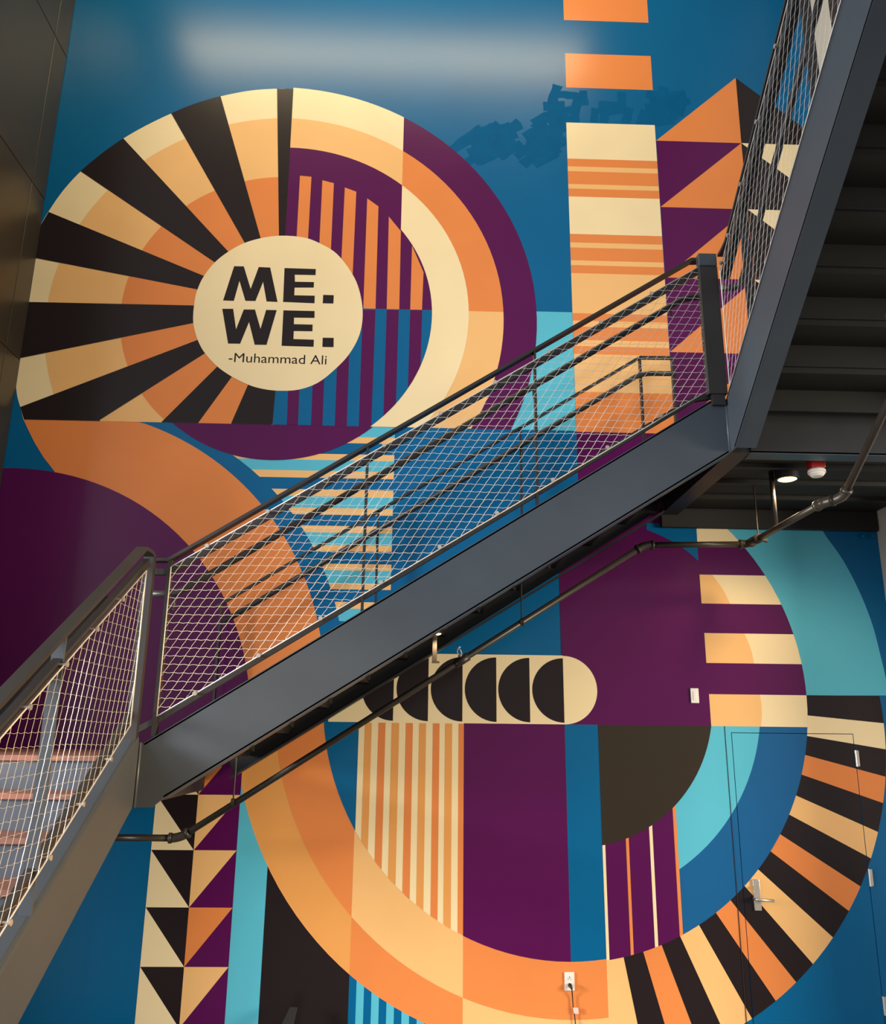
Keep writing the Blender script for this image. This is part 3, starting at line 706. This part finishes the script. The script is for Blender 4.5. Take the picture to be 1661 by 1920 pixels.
for X, zt in ((pe.x, it(pe.x)), (pf.x, it(pe.x))):
    adopt(obj('post', box_bm(X - 0.008, X + 0.008, YW - 0.02, YW + 0.02, top(X) - 0.25, zt), M['darksteel']), t)
for x, y in ((707, 1000), (977, 850)):
    X = at(x, y, 1, YW).x
    adopt(obj('bracket', tube(rounded([(X, YW - 0.015, hw(X) - 0.10), (X, YWH, hw(X) - 0.09), (X, YWH, hw(X) - 0.015)], 0.03), 0.006, 8), M['darksteel'], smooth=True), hrl)

# ================================================================== SPRINKLER PIPE
t = empty('sprinkler_pipe', (1.6, -0.55, 3.4), 'dark sprinkler pipe following the underside of the stairs', 'pipe')
YP = -0.55
A = at(205, 1568, 1, YP); B = at(336, 1574, 1, YP); C = at(1208, 1022, 1, YP)
B.z = A.z = 0.5 * (A.z + B.z); D = Vector((2.37, YP, C.z + 0.02)); C.z += 0.0
E_ = Vector((2.385, -1.66, C.z + 0.02)); F1 = Vector((2.47, -1.74, C.z + 0.03))
G = F1 + Vector((0.10, -2.2, 0.0)); G.z = F1.z + 0.711 * 2.2
R_P = 0.0215
for seg_ in ((A, B), (B, C), (C, D), (D, E_), (E_, F1), (F1, G)):
    adopt(obj('pipe', cyl(seg_[0], seg_[1], R_P, 14), M['pipe'], smooth=True), t)
def elbow(a, b, c):
    pts = bend(a, b, c, 0.055, 8)
    u1 = (Vector(a) - Vector(b)).normalized(); u2 = (Vector(c) - Vector(b)).normalized()
    bm_ = tube(pts, 0.029, 12); tube([pts[0] + u1 * 0.012, pts[0] - u1 * 0.006], 0.034, 12, bm_); tube([pts[-1] + u2 * 0.012, pts[-1] - u2 * 0.006], 0.034, 12, bm_)
    adopt(obj('elbow', bm_, M['pipe'], smooth=True), t)
for q in ((A, B, C), (B, C, D), (C, D, E_), (D, E_, F1), (E_, F1, G)): elbow(*q)
adopt(obj('tee_valve', tube([D + Vector((0.0, -0.08, 0)), D + Vector((0.0, -0.2, 0))], 0.033, 12), M['pipe'], smooth=True), t)
adopt(obj('drain_plug', tube([D + Vector((0.03, -0.15, 0)), D + Vector((0.075, -0.15, -0.01))], 0.013, 10), M['pipe']), t)
# hangers (threaded rods with a clip round the pipe)
def hanger(p, ztop):
    b = cyl(p + Vector((0, 0, 0.02)), Vector((p.x, p.y, ztop)), 0.0055, 8); tube([p + Vector((-0.012, 0, 0)), p + Vector((0.012, 0, 0))], 0.027, 12, b)
    adopt(obj('hanger', b, M['pipe']), t)
for x, y in ((437, 1505), (978, 1167)):
    p = at(x, y, 1, YP); hanger(p, bot(p.x) + 0.22)
hanger(Vector((2.375, -0.72, D.z)), SOF); hanger(F1.lerp(G, 0.28), F1.lerp(G, 0.28).z + 0.42)
adopt(obj('riser_pipe', cyl((2.385, -1.0, D.z), (2.385, -1.0, SOF), 0.016, 12), M['pipe'], smooth=True), t)
p = at(866, 1238, 1, YP)
hd = tube([p, p + Vector((-0.012, 0, 0.035)), p + Vector((-0.014, 0, 0.04))], [0.02, 0.018, 0.012], 10)
for s in (-0.014, 0.014):
    tube([p + Vector((-0.015 + s, 0, 0.04)), p + Vector((-0.02 + s, 0, 0.065)), p + Vector((-0.022, 0, 0.085))], 0.004, 6, hd)
tube([p + Vector((-0.022, 0, 0.085)), p + Vector((-0.023, 0, 0.089))], 0.017, 12, hd)
adopt(obj('sprinkler_head', hd, M['stainless'], smooth=False), t)
adopt(obj('pipe_tee', tube([p + Vector((-0.045, 0, -0.029)), p + Vector((0.045, 0, 0.029))], 0.030, 12), M['pipe'], smooth=True), t)

# ================================================================== LAMPS, DETECTOR, PLATES
def downlight(loc, r, h, mat, energy, label, cat='lamp'):
    e = empty('downlight', loc, label, cat); x, y, z = loc
    adopt(obj('housing', tube([(x, y, z + h), (x, y, z), (x, y, z), (x, y, z + 0.01)], [r, r, r * 0.86, r * 0.86], 28), M['darksteel'], smooth=False), e)
    adopt(obj('lens', tube([(x, y, z + 0.012), (x, y, z + 0.002), (x, y, z - 0.006), (x, y, z - 0.010)], [r * 0.85, r * 0.85, r * 0.6, 0.004], 28), mat, smooth=True), e)
    l = bpy.data.lights.new('downlight_lamp', 'SPOT'); l.energy = energy; l.color = (1.0, 0.72, 0.42); l.spot_size = math.radians(150); l.spot_blend = 0.6; l.shadow_soft_size = r * 0.7
    lo = bpy.data.objects.new('downlight_lamp', l); link(lo); lo.location = (x, y, z - 0.03); adopt(lo, e)
p = at(1476, 899, 2, 3.79)
downlight((p.x, p.y, 3.79), 0.078, SOF - 3.79, M['lamp'], 60, 'glowing round lamp under the upper landing')
p = at(821, 1188, 1, -1.36)
downlight((p.x, p.y, p.z - 0.0), 0.026, 0.06, M['lampsmall'], 7, 'tiny glowing lamp under the middle stair flight')
e = empty('stair_conduit', (0.09, -1.36, 2.5), 'short grey strut dropping beside the tiny lamp under the stairs', 'strut')
p = at(815, 1196, 1, -1.30); q = at(815, 1240, 1, -1.30)
adopt(obj('strut', box_bm(p.x - 0.014, p.x + 0.014, -1.31, -1.29, q.z, p.z + 0.03), M['pipe'], bevel=0.002), e)
adopt(obj('foot', box_bm(p.x - 0.016, p.x + 0.03, -1.315, -1.285, q.z - 0.01, q.z), M['pipe']), e)

p = at(1531, 884, 1, -1.30)
e = empty('smoke_detector', (p.x, p.y, p.z), 'white smoke detector with a red base under the upper landing', 'detector')
adopt(obj('base', box_bm(p.x - 0.045, p.x + 0.045, p.y - 0.04, p.y + 0.04, p.z + 0.015, SOF), M['red'], bevel=0.006), e)
adopt(obj('dome', tube([(p.x, p.y, p.z + 0.015), (p.x, p.y, p.z + 0.005), (p.x, p.y, p.z - 0.012), (p.x, p.y, p.z - 0.012), (p.x, p.y, p.z - 0.02), (p.x, p.y, p.z - 0.035)], [0.045, 0.055, 0.056, 0.048, 0.048, 0.034], 24), M['white'], smooth=False), e)

a, b = at(1293, 1290.5, 1, 0), at(1310, 1318.5, 1, 0)
e = empty('wall_plate', ((a.x + b.x) / 2, 0, (a.z + b.z) / 2), 'small white wall plate on the purple field', 'wall plate')
adopt(obj('cover', box_bm(a.x, b.x, -0.014, -0.004, b.z, a.z), M['white'], bevel=0.003), e)
adopt(obj('insert', box_bm(a.x + 0.018, b.x - 0.018, -0.017, -0.013, b.z + 0.022, a.z - 0.022), M['white'], bevel=0.0015), e)
a, b = at(1057.6, 1822, 1, 0), at(1077, 1857, 1, 0)
e = empty('power_outlet', ((a.x + b.x) / 2, 0, (a.z + b.z) / 2), 'white power outlet with a black plug in the orange band', 'outlet')
adopt(obj('cover', box_bm(a.x, b.x, -0.012, -0.003, b.z, a.z), M['white'], bevel=0.003), e)
mx = (a.x + b.x) / 2
for zc in (a.z - 0.037, b.z + 0.037):
    adopt(obj('socket', tube([(mx, -0.011, zc), (mx, -0.0145, zc)], 0.0165, 20), M['white']), e)
    for dx, dz, w_ in ((-0.0065, -0.004, 0.0012), (0.0065, -0.004, 0.0012), (0, 0.007, 0.0024)):
        adopt(obj('slot', box_bm(mx + dx - w_, mx + dx + w_, -0.0155, -0.0142, zc + dz - 0.004, zc + dz + 0.004), M['blackrubber']), e)
zc = b.z + 0.037
e = empty('extension_cord', (mx, -0.02, 0.05), 'black power cord with a paper tag hanging from the outlet', 'cord')
adopt(obj('plug', tube([(mx, -0.016, zc), (mx, -0.03, zc), (mx + 0.004, -0.042, zc - 0.006), (mx + 0.01, -0.045, zc - 0.02)], [0.013, 0.0135, 0.010, 0.005], 12), M['blackrubber'], smooth=True), e)
k0 = [at(x, y, 1, -0.02) for x, y in ((1071, 1850), (1073.5, 1870), (1074.8, 1889), (1077.5, 1905), (1079, 1920))]
cpts = [Vector((mx + 0.01, -0.045, zc - 0.02)), Vector((k0[0].x, -0.038, k0[0].z))] + [Vector((q.x, -0.016, q.z)) for q in k0[1:]] + [Vector((k0[-1].x + 0.01, -0.016, 0.06)), Vector((k0[-1].x + 0.06, -0.03, 0.006)), Vector((k0[-1].x + 0.5, -0.05, 0.005))]
cp = []
for i in range(len(cpts) - 1):
    for s in range(4): cp.append(cpts[i].lerp(cpts[i + 1], s / 4))
cp.append(cpts[-1])
adopt(obj('cable', tube(cp, 0.004, 8), M['blackrubber'], smooth=True), e)
a, b = at(1074, 1889, 1, -0.022), at(1085, 1901, 1, -0.022)
adopt(obj('tag', prism([(a.x, a.z), (b.x - 0.003, a.z - 0.002), (b.x, b.z), (a.x + 0.006, b.z + 0.002)], 1, -0.024, -0.022), M['tag']), e)

for x, lab in ((1616, 'round dark blue pipe cap on the wall, nearer the cyan ring'), (1634, 'round dark blue pipe cap on the wall, nearer the white side wall')):
    p = at(x, 1005, 1, -0.02)
    e = empty('pipe_cap', (p.x, 0, p.z), lab, 'pipe cap', 'pipe caps under the landing ledger')
    adopt(obj('collar', tube([(p.x, -0.001, p.z), (p.x, -0.012, p.z)], 0.021, 20), M['blue']), e)
    adopt(obj('plug', tube([(p.x, -0.012, p.z), (p.x, -0.036, p.z), (p.x, -0.04, p.z)], [0.014, 0.014, 0.010], 16), M['blue']), e)

# grey board end leaning against the black strip, cut by the lower picture edge
a = at(544, 1888, 1, -0.16); b = at(558, 1888, 1, -0.16)
e = empty('leaning_board', (a.x - 0.05, -0.2, 0), 'dark grey board leaning at the foot of the black painted strip', 'board')
bb = bmesh.new()
fr = [(-0.34, 0.0), (-0.32, 0.0), (-0.14, a.z), (-0.16, a.z)]
x0b, x1b = a.x - 0.17, b.x - 0.06
va = [bb.verts.new((x0b, y, z)) if z == 0 else bb.verts.new((a.x, y, z)) for y, z in fr]; vb = [bb.verts.new((x1b, y, z)) if z == 0 else bb.verts.new((b.x, y, z)) for y, z in fr]
bb.faces.new(va); bb.faces.new(vb[::-1])
for i in range(4): bb.faces.new((va[i], vb[i], vb[(i + 1) % 4], va[(i + 1) % 4]))
bmesh.ops.recalc_face_normals(bb, faces=bb.faces)
adopt(obj('board', bb, M['under'], bevel=0.003), e)
